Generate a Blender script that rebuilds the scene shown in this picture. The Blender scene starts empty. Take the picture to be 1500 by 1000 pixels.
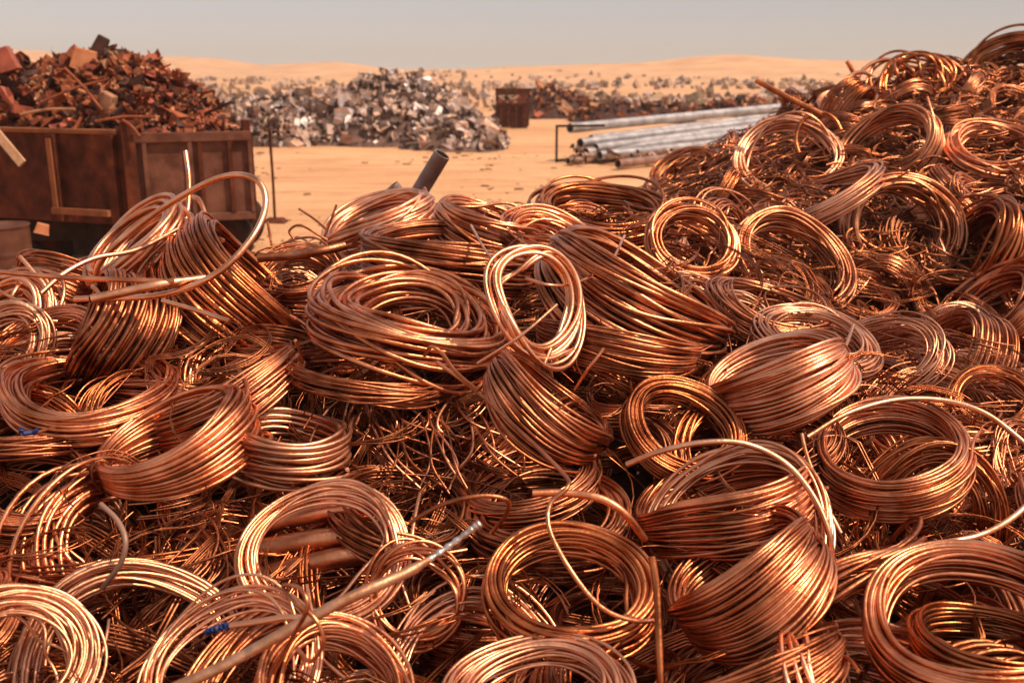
import bpy, math, random
import numpy as np
from mathutils import Vector, noise as mnoise
rnd = random.Random(7); rng = np.random.default_rng(11)
S = bpy.context.scene; COL = S.collection
R_ = math.radians
# ------------------------------------------------------------ camera, world, sun
CH = 2.6; PITCH = R_(15.2); FPX = 1458.0
cam_d = bpy.data.cameras.new('camera'); cam = bpy.data.objects.new('camera', cam_d); COL.objects.link(cam)
cam.location = (0, 0, CH); cam.rotation_euler = (R_(90) - PITCH, 0, 0)
cam_d.lens = 35; cam_d.sensor_width = 36; cam_d.clip_end = 5000; cam_d.clip_start = 0.05
cam_d.dof.use_dof = True; cam_d.dof.focus_distance = 3.7; cam_d.dof.aperture_fstop = 3.0
S.camera = cam
SUN = Vector((0.62, -0.20, 1.0)).normalized()
sun_el = math.asin(SUN.z); sun_az = math.atan2(SUN.x, SUN.y)
w = bpy.data.worlds.new('World'); S.world = w; w.use_nodes = True
nt = w.node_tree; nt.nodes.clear()
out = nt.nodes.new('ShaderNodeOutputWorld'); bg = nt.nodes.new('ShaderNodeBackground')
sky = nt.nodes.new('ShaderNodeTexSky'); sky.sky_type = 'NISHITA'; sky.sun_disc = False
sky.sun_elevation = sun_el; sky.sun_rotation = sun_az; sky.dust_density = .9; sky.air_density = 1.0; sky.ozone_density = 0.6
hs = nt.nodes.new('ShaderNodeHueSaturation'); hs.inputs['Saturation'].default_value = 0.42; hs.inputs['Value'].default_value = .92
mx = nt.nodes.new('ShaderNodeMix'); mx.data_type = 'RGBA'; mx.blend_type = 'MULTIPLY'; mx.inputs[0].default_value = 1
mx.inputs[7].default_value = (1.0, 0.945, 0.965, 1)
nt.links.new(sky.outputs[0], hs.inputs['Color']); nt.links.new(hs.outputs[0], mx.inputs[6])
tcw = nt.nodes.new('ShaderNodeTexCoord'); sx = nt.nodes.new('ShaderNodeSeparateXYZ'); nt.links.new(tcw.outputs['Generated'], sx.inputs[0])
hr = nt.nodes.new('ShaderNodeValToRGB'); mr0 = nt.nodes.new('ShaderNodeMapRange'); mr0.inputs[1].default_value = 0; mr0.inputs[2].default_value = .12   # dusty air low over the desert
nt.links.new(sx.outputs['Z'], mr0.inputs[0]); nt.links.new(mr0.outputs[0], hr.inputs[0])
hr.color_ramp.elements[0].color = (.98, .83, .70, 1); hr.color_ramp.elements[1].color = (.66, .72, .83, 1)
mv = nt.nodes.new('ShaderNodeMapRange'); mv.inputs[1].default_value = -.5; mv.inputs[2].default_value = .5; mv.inputs[3].default_value = 3.85; mv.inputs[4].default_value = 3.1
nt.links.new(sx.outputs['X'], mv.inputs[0]); vm = nt.nodes.new('ShaderNodeVectorMath'); vm.operation = 'SCALE'
nt.links.new(hr.outputs[0], vm.inputs[0]); nt.links.new(mv.outputs[0], vm.inputs['Scale'])
mz = nt.nodes.new('ShaderNodeMapRange'); mz.inputs[1].default_value = .08; mz.inputs[2].default_value = .40; nt.links.new(sx.outputs['Z'], mz.inputs[0])
mx2 = nt.nodes.new('ShaderNodeMix'); mx2.data_type = 'RGBA'; nt.links.new(mz.outputs[0], mx2.inputs[0]); nt.links.new(vm.outputs[0], mx2.inputs[6]); nt.links.new(mx.outputs[2], mx2.inputs[7])
nt.links.new(mx2.outputs[2], bg.inputs[0]); nt.links.new(bg.outputs[0], out.inputs[0])
bg.inputs[1].default_value = 0.15
sd = bpy.data.lights.new('sun', 'SUN'); sd.energy = 4.0; sd.angle = R_(0.5); sd.color = (1.0, 0.83, 0.68)
so = bpy.data.objects.new('sun', sd); COL.objects.link(so); so.location = (8, -4, 14)
so.rotation_euler = (-SUN).to_track_quat('-Z', 'Y').to_euler()
S.view_settings.view_transform = 'Standard'; S.view_settings.look = 'None'; S.view_settings.exposure = 0.44
S.cycles.max_bounces = 8; S.cycles.glossy_bounces = 5; S.cycles.diffuse_bounces = 3

# ------------------------------------------------------------ geometry of the view
Cc = np.array([0, 0, CH]); F_ = np.array([0, math.cos(PITCH), -math.sin(PITCH)]); U_ = np.array([0, math.sin(PITCH), math.cos(PITCH)]); RX = np.array([1., 0, 0])
def ray(u, v): return F_ + (u - 750) / FPX * RX - (v - 500) / FPX * U_
def P(u, v, d): return Cc + d * ray(u, v)
def G(u, v, z=0.0):
    r = ray(u, v); return Cc + r * ((z - CH) / r[2])
def atY(u, v, y):
    r = ray(u, v); return Cc + r * (y / r[1])
def proj(p):
    q = np.array(p) - Cc; d = q @ F_; return 750 + FPX * (q @ RX) / d, 500 - FPX * (q @ U_) / d, d
TX = np.array([-6, -3, -1.5, 0, 1, 2, 3, 4.5, 7.0])
TY = np.array([-1, 0.5, 2, 3, 4, 5, 6, 7, 8, 9.5, 11, 13])
TH = np.array([
 [0, 0, 0, 0, 0, 0, 0, 0, 0],
 [.5, .8, .85, .85, .85, .85, .8, .7, .5],
 [.7, 1.0, 1.0, 1.0, 1.0, 1.0, 1.0, .9, .7],
 [.8, 1.2, 1.15, 1.12, 1.1, 1.1, 1.1, 1.0, .8],
 [.8, 1.4, 1.5, 1.55, 1.45, 1.3, 1.2, 1.15, .9],
 [.8, 1.52, 1.58, 1.72, 1.65, 1.22, .85, 1.1, 1.1],
 [.5, 1.15, 1.45, 1.76, 1.72, 1.45, 1.32, 1.6, 1.4],
 [.0, .3, .6, 1.25, 1.4, 1.7, 1.8, 1.95, 1.8],
 [.0, .0, .0, .5, 1.5, 1.9, 2.1, 2.3, 2.2],
 [.0, .0, .0, .0, 1.3, 1.92, 2.40, 2.60, 2.5],
 [.0, .0, .0, .0, .3, 1.2, 1.9, 2.4, 2.4],
 [.0, .0, .0, .0, .0, .0, .2, .5, .5]])
def hgt(x, y):
    x = np.clip(x, TX[0], TX[-1]); y = np.clip(y, TY[0], TY[-1])
    i = np.clip(np.searchsorted(TX, x) - 1, 0, len(TX) - 2); j = np.clip(np.searchsorted(TY, y) - 1, 0, len(TY) - 2)
    a = (x - TX[i]) / (TX[i + 1] - TX[i]); b = (y - TY[j]) / (TY[j + 1] - TY[j])
    a = a * a * (3 - 2 * a) * .5 + a * .5; b = b * b * (3 - 2 * b) * .5 + b * .5
    return (TH[j, i] * (1 - a) + TH[j, i + 1] * a) * (1 - b) + (TH[j + 1, i] * (1 - a) + TH[j + 1, i + 1] * a) * b
def surf(u, v):
    d = np.arange(1.2, 14, 0.02); r = ray(u, v)
    p = Cc[None] + d[:, None] * r[None]
    k = np.where(p[:, 2] < hgt(p[:, 0], p[:, 1]))[0]
    if len(k): return float(d[k[0]])
    # above the crest: nearest approach
    return float(d[np.argmin(p[:, 2] - hgt(p[:, 0], p[:, 1]))])

# ------------------------------------------------------------ tagging, meshes
def tag(o, label=None, cat=None, group=None, kind=None):
    if label: o['label'] = label
    if cat: o['category'] = cat
    if group: o['group'] = group
    if kind: o['kind'] = kind
    return o
def empty(name, loc, label, cat, group=None):
    o = bpy.data.objects.new(name, None); COL.objects.link(o); o.location = Vector(loc); o.empty_display_size = .1
    return tag(o, label, cat, group)
class MB:
    def __init__(s): s.v = []; s.f = []; s.m = []; s.n = 0; s.sm = []
    def add(s, V, Fq, mat=0, smooth=True):
        V = np.asarray(V, float).reshape(-1, 3); Fq = np.asarray(Fq, int)
        s.v.append(V); s.f.append((Fq + s.n)); s.m.append(np.full(len(Fq), mat)); s.sm.append(np.full(len(Fq), smooth)); s.n += len(V)
        return s
    def tube(s, pts, r, sides=7, ref=None, cap=True, closed=False, mat=0):
        p = np.asarray(pts, float); n = len(p)
        if closed: T = np.roll(p, -1, 0) - np.roll(p, 1, 0)
        else: T = np.gradient(p, axis=0)
        T /= np.linalg.norm(T, axis=1)[:, None] + 1e-12
        if ref is None:
            A = np.zeros_like(p); a = np.cross(T[0], [0.3, 0.2, 1.0]); a /= np.linalg.norm(a)
            for i in range(n):
                a = a - T[i] * (a @ T[i]); a /= np.linalg.norm(a) + 1e-12; A[i] = a
        else:
            A = np.cross(T, ref); A /= np.linalg.norm(A, axis=1)[:, None] + 1e-12
        B = np.cross(T, A)
        th = np.arange(sides) * 2 * math.pi / sides
        rr = np.broadcast_to(np.asarray(r, float), (n,))[:, None, None]
        V = p[:, None] + rr * (np.cos(th)[None, :, None] * A[:, None] + np.sin(th)[None, :, None] * B[:, None])
        m = n if closed else n - 1
        i = np.arange(m)[:, None]; j = np.arange(sides)[None]; i2 = (i + 1) % n; j2 = (j + 1) % sides
        Q = np.stack([i * sides + j, i * sides + j2, i2 * sides + j2, i2 * sides + j], -1).reshape(-1, 4)
        s.add(V.reshape(-1, 3), Q, mat)
        if cap and not closed:
            for e in (0, n - 1):
                c = p[e] + (T[e] * (1 if e else -1)) * rr[e, 0, 0] * .25; k = s.n
                ring = V[e]; VV = np.vstack([ring, c[None]])
                js = np.arange(sides)
                fq = np.stack([js, (js + 1) % sides, np.full(sides, sides), np.full(sides, sides)], -1)
                s.tri(VV, fq[:, :3] if e else fq[:, [1, 0, 2]], mat)
        return s
    def tri(s, V, T, mat=0, smooth=True):
        T = np.asarray(T); return s.add(V, np.hstack([T, np.full((len(T), 1), -10**9)]), mat, smooth)
    def box(s, c, half, rot=None, mat=0, taper=1.0):
        q = np.array([[-1, -1, -1], [1, -1, -1], [1, 1, -1], [-1, 1, -1], [-1, -1, 1], [1, -1, 1], [1, 1, 1], [-1, 1, 1]], float)
        q[4:, :2] *= taper; q = q * np.asarray(half)
        if rot is not None: q = q @ np.asarray(rot).T
        return s.add(q + np.asarray(c), [[0, 3, 2, 1], [4, 5, 6, 7], [0, 1, 5, 4], [1, 2, 6, 5], [2, 3, 7, 6], [3, 0, 4, 7]], mat, False)
    def build(s, name, mats, parent=None, origin=None, bevel=0):
        V = np.vstack(s.v); o0 = np.zeros(3) if origin is None else np.asarray(origin, float); V = V - o0
        Q = np.vstack(s.f); M = np.concatenate(s.m); SM = np.concatenate(s.sm)
        tri = Q[:, 3] < 0; cnt = np.where(tri, 3, 4)
        flat = Q.reshape(-1); keep = flat >= 0; li = flat[keep]
        me = bpy.data.meshes.new(name); me.vertices.add(len(V)); me.vertices.foreach_set('co', V.astype(np.float32).ravel())
        me.loops.add(len(li)); me.loops.foreach_set('vertex_index', li.astype(np.int32))
        me.polygons.add(len(Q)); st = np.concatenate([[0], np.cumsum(cnt)[:-1]])
        me.polygons.foreach_set('loop_start', st.astype(np.int32)); 
        me.polygons.foreach_set('material_index', M.astype(np.int32)); me.polygons.foreach_set('use_smooth', SM.astype(bool))
        me.update(calc_edges=True); me.validate()
        for m in (mats if isinstance(mats, (list, tuple)) else [mats]): me.materials.append(m)
        o = bpy.data.objects.new(name, me); COL.objects.link(o)
        if parent: o.parent = parent; o.location = Vector(o0) - parent.location
        else: o.location = Vector(o0)
        if bevel:
            b = o.modifiers.new('bevel', 'BEVEL'); b.width = bevel; b.segments = 2; b.limit_method = 'ANGLE'
        return o
def rotz(a):
    c, s_ = math.cos(a), math.sin(a); return np.array([[c, -s_, 0], [s_, c, 0], [0, 0, 1.]])
def rrot():
    q = rng.normal(size=4); q /= np.linalg.norm(q); a, b, c, d = q
    return np.array([[1-2*(c*c+d*d), 2*(b*c-a*d), 2*(b*d+a*c)], [2*(b*c+a*d), 1-2*(b*b+d*d), 2*(c*d-a*b)], [2*(b*d-a*c), 2*(c*d+a*b), 1-2*(b*b+c*c)]])
def smooth_path(pts, n=10):
    p = [np.asarray(q, float) for q in pts]; p = [2 * p[0] - p[1]] + p + [2 * p[-1] - p[-2]]; o = []
    for i in range(1, len(p) - 2):
        for k in range(n):
            t = k / n; o.append(.5 * ((2 * p[i]) + (-p[i-1] + p[i+1]) * t + (2*p[i-1] - 5*p[i] + 4*p[i+1] - p[i+2]) * t*t + (-p[i-1] + 3*p[i] - 3*p[i+1] + p[i+2]) * t**3))
    o.append(p[-2]); return np.array(o)

# ------------------------------------------------------------ materials
def mat(name, c1, c2, rough=(.5, .7), metal=0., scale=8., bump=0.0, bscale=None, c3=None, vary=0.0, detail=4, coord='Object'):
    m = bpy.data.materials.new(name); m.use_nodes = True; n = m.node_tree; b = n.nodes['Principled BSDF']; L = n.links
    tc = n.nodes.new('ShaderNodeTexCoord'); no = n.nodes.new('ShaderNodeTexNoise'); no.inputs['Scale'].default_value = scale; no.inputs['Detail'].default_value = detail
    L.new(tc.outputs[coord], no.inputs['Vector'])
    cr = n.nodes.new('ShaderNodeValToRGB'); e = cr.color_ramp.elements
    e[0].position = .34; e[0].color = (*c1, 1); e[1].position = .64; e[1].color = (*c2, 1)
    if c3: k = e.new(.74); k.color = (*c3, 1)
    L.new(no.outputs[0], cr.inputs[0]); src = cr.outputs[0]
    if vary:
        oi = n.nodes.new('ShaderNodeObjectInfo'); mr = n.nodes.new('ShaderNodeMapRange'); mr.inputs[3].default_value = 1 - vary; mr.inputs[4].default_value = 1 + vary * .45
        hsv = n.nodes.new('ShaderNodeHueSaturation'); L.new(oi.outputs['Random'], mr.inputs[0]); L.new(mr.outputs[0], hsv.inputs['Value']); L.new(src, hsv.inputs['Color']); src = hsv.outputs[0]
    b.inputs['Specular IOR Level'].default_value = .5 if metal > .2 else .15
    L.new(src, b.inputs['Base Color']); b.inputs['Metallic'].default_value = metal
    mr = n.nodes.new('ShaderNodeMapRange'); mr.inputs[1].default_value = .3; mr.inputs[2].default_value = .7; mr.inputs[3].default_value = rough[0]; mr.inputs[4].default_value = rough[1]
    no2 = n.nodes.new('ShaderNodeTexNoise'); no2.inputs['Scale'].default_value = scale * 2.3; L.new(tc.outputs[coord], no2.inputs['Vector'])
    L.new(no2.outputs[0], mr.inputs[0]); L.new(mr.outputs[0], b.inputs['Roughness'])
    if bump:
        bn = n.nodes.new('ShaderNodeBump'); bn.inputs['Strength'].default_value = bump; bn.inputs['Distance'].default_value = .02
        n3 = n.nodes.new('ShaderNodeTexNoise'); n3.inputs['Scale'].default_value = bscale or scale * 4; n3.inputs['Detail'].default_value = 6
        L.new(tc.outputs[coord], n3.inputs['Vector']); L.new(n3.outputs[0], bn.inputs['Height']); L.new(bn.outputs[0], b.inputs['Normal'])
    return m
CU = [mat('copper_fresh', (.38, .105, .035), (.84, .325, .148), (.29, .46), 1, 7, .12, 60, vary=.25),
      mat('copper_dull', (.19, .045, .014), (.60, .205, .084), (.34, .52), 1, 9, .15, 70, c3=(.48, .22, .12), vary=.3),
      mat('copper_pale', (.54, .205, .09), (.90, .44, .24), (.30, .48), 1, 6, .10, 60, vary=.15),
      mat('copper_deep', (.30, .068, .019), (.70, .225, .077), (.26, .42), 1, 8, .12, 60, vary=.3)]
CORE = mat('copper_gap_shade', (.035, .008, .003), (.10, .026, .010), (.6, .8), .3, 14, .8, 40)  # heap core, coloured dark for the shade in gaps between coils
RUST = mat('rust', (.05, .010, .003), (.12, .027, .009), (.7, .9), 0, 5, .3, 40, c3=(.17, .045, .016))
RUST_G = mat('rusty_grey_paint', (.085, .026, .012), (.17, .065, .036), (.6, .85), 0, 4, .3, 30, c3=(.20, .07, .03))
RUST_L = mat('pale_rust_strip', (.20, .06, .02), (.28, .095, .036), (.6, .8), 0, 6, .2)
DARK = mat('dark_underframe', (.02, .009, .006), (.045, .018, .01), (.7, .9), 0, 6, .2)
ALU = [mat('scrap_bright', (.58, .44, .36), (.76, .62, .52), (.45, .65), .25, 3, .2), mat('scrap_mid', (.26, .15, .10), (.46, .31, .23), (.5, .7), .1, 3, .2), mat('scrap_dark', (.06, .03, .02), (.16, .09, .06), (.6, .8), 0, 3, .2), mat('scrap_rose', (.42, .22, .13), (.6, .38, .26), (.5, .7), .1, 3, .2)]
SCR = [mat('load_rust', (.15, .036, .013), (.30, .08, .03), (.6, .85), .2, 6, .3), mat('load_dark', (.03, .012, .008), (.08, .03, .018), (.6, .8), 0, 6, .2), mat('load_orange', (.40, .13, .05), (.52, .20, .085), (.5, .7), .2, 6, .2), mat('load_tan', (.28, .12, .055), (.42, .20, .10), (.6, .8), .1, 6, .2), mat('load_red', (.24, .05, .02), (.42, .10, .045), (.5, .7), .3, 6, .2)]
STEEL = mat('galvanised_pipe', (.30, .25, .22), (.52, .45, .40), (.35, .55), .7, 2, .1)
PIPEB = mat('brown_pipe', (.16, .07, .04), (.30, .16, .10), (.5, .7), .3, 3, .2)
DSTEEL = mat('dark_steel', (.15, .075, .05), (.30, .17, .12), (.4, .6), .3, 5, .2)
SILV = mat('tinned_tip', (.40, .30, .24), (.66, .56, .49), (.35, .5), 1, 30, .25, 120)
BLUE = mat('blue_plastic', (.004, .012, .05), (.008, .025, .11), (.35, .5), 0, 20)
BLACK = mat('bore_shade', (.008, .004, .003), (.015, .008, .006), (.8, .9), 0, 20)  # black that stands for the shade inside tube ends
SHR = mat('dry_scrub', (.10, .055, .03), (.20, .12, .065), (.8, .9), 0, 3, 0)

# ------------------------------------------------------------ ground and dunes
def sand(name, lo, hi, bump, tracks=False):
    m = mat(name, lo, hi, (.85, .95), 0, .12, 0, detail=8); n = m.node_tree; L = n.links; b = n.nodes['Principled BSDF']
    tc = n.nodes.new('ShaderNodeTexCoord'); bn = n.nodes.new('ShaderNodeBump'); bn.inputs['Strength'].default_value = bump; bn.inputs['Distance'].default_value = .12
    a = n.nodes.new('ShaderNodeTexNoise'); a.inputs['Scale'].default_value = 1.6; a.inputs['Detail'].default_value = 9; a.inputs['Roughness'].default_value = .62
    L.new(tc.outputs['Object'], a.inputs[0]); L.new(a.outputs[0], bn.inputs['Height']); L.new(bn.outputs[0], b.inputs['Normal'])
    b.inputs['Specular IOR Level'].default_value = .15
    mp = n.nodes.new('ShaderNodeMapping'); mp.inputs['Scale'].default_value = (.3, 1.1, 1); mp.inputs['Rotation'].default_value = (0, 0, .12)
    w1 = n.nodes.new('ShaderNodeTexNoise'); w1.inputs['Scale'].default_value = 1.3; w1.inputs['Detail'].default_value = 7; w1.inputs['Roughness'].default_value = .65
    L.new(tc.outputs['Object'], mp.inputs[0]); L.new(mp.outputs[0], w1.inputs[0])
    rp_ = n.nodes.new('ShaderNodeValToRGB'); rp_.color_ramp.elements[0].position = .34; rp_.color_ramp.elements[0].color = (.78, .72, .68, 1); rp_.color_ramp.elements[1].position = .50; rp_.color_ramp.elements[1].color = (1, 1, 1, 1)
    L.new(w1.outputs[0], rp_.inputs[0]); mm = n.nodes.new('ShaderNodeMix'); mm.data_type = 'RGBA'; mm.blend_type = 'MULTIPLY'; mm.inputs[0].default_value = 1
    old = b.inputs['Base Color'].links[0].from_socket; L.new(old, mm.inputs[6]); L.new(rp_.outputs[0], mm.inputs[7]); L.new(mm.outputs[2], b.inputs['Base Color'])
    return m
SAND = sand('desert_sand', (.49, .24, .105), (.61, .325, .155), .9)
DUNE = sand('dune_sand', (.48, .245, .115), (.60, .33, .165), .9)
def grid(name, X, Y, Z, m, smooth=True):
    ny, nx = X.shape; V = np.stack([X, Y, Z], -1).reshape(-1, 3)
    i = np.arange(ny - 1)[:, None]; j = np.arange(nx - 1)[None]
    Q = np.stack([i * nx + j, i * nx + j + 1, (i + 1) * nx + j + 1, (i + 1) * nx + j], -1).reshape(-1, 4)
    mb = MB(); mb.add(V, Q, 0, smooth); return mb.build(name, m)
def n2(x, y, s, seed=0.): return mnoise.noise(Vector((x * s + seed, y * s - seed, seed * .7)))
ys = np.concatenate([np.linspace(-30, 6, 20), np.linspace(6.5, 60, 150), np.geomspace(62, 2200, 60)])
xs = np.concatenate([-np.geomspace(2200, 31, 40), np.linspace(-30, 30, 121), np.geomspace(31, 2200, 40)])
X, Y = np.meshgrid(xs, ys)
Z = np.array([[(.05 * n2(x, y, .35) + .022 * n2(x, y, 1.3, 5) if y < 62 and abs(x) < 31 else 0.0) for x in xs] for y in ys]) - .03
tag(grid('ground', X, Y, Z, SAND), 'flat orange desert sand of the scrap yard', 'ground', kind='structure')
def dune(name, prof, y0, depth, label, seed):
    us = np.linspace(prof[0][0], prof[-1][0], 140); hv = np.interp(us, [p[0] for p in prof], [p[1] for p in prof])
    ts = np.linspace(0, 1, 26); X = np.zeros((26, 140)); Y = X.copy(); Z = X.copy()
    for j, u in enumerate(us):
        H = CH + y0 * math.tan(PITCH - math.atan((hv[j] - 500) / -FPX)) * -1
        x0 = (u - 750) / FPX * y0 / math.cos(PITCH) * math.cos(PITCH)
        for i, t in enumerate(ts):
            X[i, j] = x0 * (1 + 0.0 * t); Y[i, j] = y0 - depth + 2 * depth * t
            g = math.sin(math.pi * min(t * 1.0, 1)) ** 1.2
            Z[i, j] = (H + n2(X[i, j], Y[i, j], .02, seed) * H * .2 + n2(X[i, j], Y[i, j], .07, seed) * H * .08) * g - .4 + (0 if 0 < i < 25 else -.6)
    return tag(grid(name, X, Y, Z, DUNE), label, 'dune', kind='structure')
dune('hills', [(-900, 120), (-500, 84), (-200, 60), (0, 68), (60, 70), (250, 84), (330, 86), (400, 95), (460, 92), (500, 90), (560, 99), (700, 112), (800, 118)], 420, 130, 'pale distant sand dunes fading on the left', 2.)
dune('hills', [(420, 118), (550, 101), (700, 99), (800, 95), (900, 94), (1000, 86), (1060, 83), (1200, 86), (1300, 82), (1500, 86), (1800, 78), (2100, 90), (2500, 120)], 300, 90, 'long sand ridge along the horizon on the right', 8.)

# ------------------------------------------------------------ coils
def winding(R, w, t, r, n, loose=.5, pinch=1.0, pth=math.pi, oval=0., seed=0, segs=60, sides=7, leaf=False, warp=.38):
    g = np.random.default_rng(seed + 100)
    L = max(1, int(round(t / (1.9 * r)))); K = int(math.ceil(n / L)); base = []
    for l in range(L):
        ks = range(K) if l % 2 == 0 else range(K - 1, -1, -1)
        for k in ks:
            if len(base) < n + 1: base.append((((k + .5) / K - .5) * w, R - t + (l + .5) * t / L))
    while len(base) < n + 1: base.append((g.uniform(-.5, .5) * w, R))
    base = np.array(base); j = loose * r * 2
    base[:, 0] += g.normal(size=len(base)) * j * .45; base[:, 1] += g.normal(size=len(base)) * j * .55
    amp = np.array([1.0, .6, .32]) * j * .9
    cf = g.normal(size=(n + 1, 2, 3, 2)) * amp[None, None, :, None] * .6
    stray = np.where(g.random(n + 1) < .16, g.uniform(2.2, 5, n + 1), 1.0); cf *= stray[:, None, None, None]
    cm = g.normal(size=(2, 3, 2)) * np.array([.0, .060, .026])[None, :, None] * R * (0.6 + min(loose, 1.2) * .5) * warp
    N = n * segs + 1; s = np.arange(N) / segs; i = np.minimum(s.astype(int), n - 1); f = (s - i)[:, None]
    th = s * 2 * math.pi
    bb = base[i] * (1 - f) + base[i + 1] * f
    c = cf[i] * (1 - f[:, :, None, None]) + cf[i + 1] * f[:, :, None, None] + cm[None]
    H = np.array([1, 2, 3]); cs = np.cos(th[:, None] * H)[:, None]; sn = np.sin(th[:, None] * H)[:, None]
    d = (c[..., 0] * cs + c[..., 1] * sn).sum(-1)
    sp = pinch + (1 - pinch) * (.5 - .5 * np.cos(th - pth)) ** .8
    if leaf: sp = pinch + (1 - pinch) * np.abs(np.sin(th)) ** .8
    rc = R - t / 2
    ax = (bb[:, 0] + (d[:, 0])) * sp; rad = rc + (bb[:, 1] - rc + d[:, 1]) * sp
    rad *= 1 + oval * np.cos(2 * th)
    pts = np.stack([rad * np.cos(th), rad * np.sin(th), ax], -1)
    return pts
LAND = []; BIG = []
def frame(u, v, a, b, ang):
    k = ray(u, v); k /= np.linalg.norm(k); rt = RX - (RX @ k) * k; rt /= np.linalg.norm(rt); up = np.cross(rt, k)
    A = R_(ang); M = math.cos(A) * rt - math.sin(A) * up; Q = math.sin(A) * rt + math.cos(A) * up
    ct = min(1, b / a); N = -k * ct + Q * math.sqrt(1 - ct * ct)
    return M, np.cross(N, M), N
NSEED = [0]
def coil(land, label, u, v, a, b, ang=0, w=20, t=12, rp=3.2, n=14, loose=.5, pinch=1., pth=180, lift=.08, m=0, down=False, ends=2, tie=False, d=None, oval=0., leaf=False, group='copper wire coils heaped in the near pile', name='copper_coil'):
    """u,v,a,b: where and how large the ring reads at its own distance; radius etc. in metres follow from that distance"""
    dd = (surf(u, v) if d is None else d) - lift; s = dd / FPX
    M, Q, N = frame(u, v, a, b, ang)
    if down: N = -N + 2 * (N @ (-ray(u, v) / np.linalg.norm(ray(u, v)))) * (-ray(u, v) / np.linalg.norm(ray(u, v))); Q = np.cross(N, M)
    rp = rp * .71; n = int(n * 1.7); oval = oval or ((NSEED[0] * 7) % 5 - 2) * .022
    NSEED[0] += 1; sd_ = NSEED[0] * 13
    C = P(u, v, dd); r = rp * s
    pts = winding(a * s, w * s, t * s, r, n, loose, pinch, R_(pth), oval, sd_, leaf=leaf)
    B = np.stack([M, Q, N]); W = pts @ B
    o = empty(name, C, label, 'coil', group)
    mb = MB(); mb.tube(W + C, r, 6, ref=N); wd = mb.build('winding', CU[m], o, C)
    g = random.Random(sd_)
    for e in range(ends):
        i0 = -1 if e == 0 else 0; sg = 1 if e == 0 else -1
        p0 = W[i0]; T = (W[-1] - W[-4]) if e == 0 else (W[0] - W[3]); T /= np.linalg.norm(T)
        outw = p0 / (np.linalg.norm(p0) + 1e-9); ln = a * s * g.uniform(.35, .9); cv = g.uniform(.15, .5); sg2 = g.uniform(-.35, .35)
        pp = [p0 + T * ln * q + (-outw * .35 + outw * cv + N * sg2) * ln * q * q for q in np.linspace(0, 1, 9)]
        mb = MB(); mb.tube(np.array(pp) + C, r, 7); mb.build('loose_end', CU[m], o, C)
    if tie:
        th = R_(pth); c0 = (a * s - t * s / 2) * (math.cos(th) * M + math.sin(th) * Q); rd = c0 / np.linalg.norm(c0)
        A1 = max(w * s * pinch * .5, r * 2) + r * 2.2; A2 = max(t * s * pinch * .5, r * 2) + r * 2.2; tg = np.cross(N, rd); mb = MB()
        q = np.linspace(0, 2 * math.pi * 2.6, 60)
        tp = C + c0 + np.outer(np.cos(q) * A1, N) + np.outer(np.sin(q) * A2, rd) + np.outer((q / q[-1] - .5) * r * 5, tg)
        mb.tube(tp, r * .5, 6, ref=tg); mb.build('tie', CU[1], o, C)
    if land: LAND.append((land, u, v))
    BIG.append((land, u, v, a * .85))
    return o
c = coil
# --- middle of the pile
c('big thick central coil', 'largest loose coil of thick copper tube in the centre of the pile', 600, 466, 160, 54, 9, 58, 84, 5.2, 26, 1.5, .8, 20, .32, 0, ends=2)
c('flat coil under the central one', 'flat thin wire coil squashed under the big central coil', 545, 545, 125, 34, 4, 30, 20, 2.4, 20, 1.2, lift=.1, m=1)
c('upright open hoop', 'upright open hoop of five thick wires right of the big central coil', 787, 436, 86, 64, 66, 14, 24, 5.2, 5, 1.1, lift=.85, m=2)
c('long wide hank', 'long hank of parallel copper wires sloping down to the right below the crest', 925, 432, 156, 22, 30, 116, 34, 4.6, 48, .8, .35, 5, .24, 0, ends=2, leaf=True)
c('second hank under the long one', 'thin wire hank lying half under the long wide hank', 905, 500, 120, 16, 10, 54, 22, 2.8, 34, 1, .5, lift=.10, m=1, leaf=True)
c('sloping hank above the dark gap', 'side-on coil of fine wires sloping down right into a dark gap', 798, 600, 116, 16, 40, 84, 26, 3.4, 44, .8, .45, 10, .2, 0, leaf=True)
c('tilted round coil', 'tilted round coil with open centre showing wires, left of the bound barrel coil', 1000, 632, 94, 66, 32, 44, 26, 3.4, 24, .6, lift=.14, m=3)
c('bound barrel coil', 'barrel coil of glossy wires bunched tight with one dark tie', 1140, 556, 110, 26, -20, 96, 28, 3.8, 42, .7, .4, 0, .22, 2, tie=True, leaf=True)
c('loose oval coil', 'loose oval coil of thin wires behind the bound barrel coil', 1195, 505, 100, 42, 18, 44, 34, 2.8, 24, 1.3, lift=.1, m=2)
c('small dark-centred coil', 'small fine wire coil around a dark hole above the large double hank', 1155, 650, 82, 52, -4, 30, 24, 2.6, 18, 1.1, lift=.08, m=1)
c('neat round coil', 'neat round coil standing like a basket on loose clippings', 1305, 668, 116, 66, 2, 62, 22, 3.4, 34, .45, lift=.20, m=0, ends=1)
c('wide ring around the double hank', 'wide ring of a few thick wires wrapped round the right of a large hank', 1082, 775, 136, 120, -30, 24, 16, 4.2, 8, 1.0, lift=.26, m=2)
c('upper fan of the large hank', 'upper fanned hank of parallel wires with arcs to the right', 1060, 735, 134, 38, -17, 92, 28, 3.6, 38, .9, .35, 190, .24, 0, leaf=True)
c('full barrel hank', 'full barrel-shaped hank with bright highlights near the bottom right', 1098, 852, 130, 34, -33, 132, 30, 4.0, 48, .7, .4, 170, .26, 0, ends=2, leaf=True)
c('big bottom ring', 'big ring of thick copper tubes with dark open centre, bottom middle', 835, 865, 122, 92, 6, 72, 30, 5.2, 18, .7, .9, 90, .22, 3, ends=1)
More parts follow.
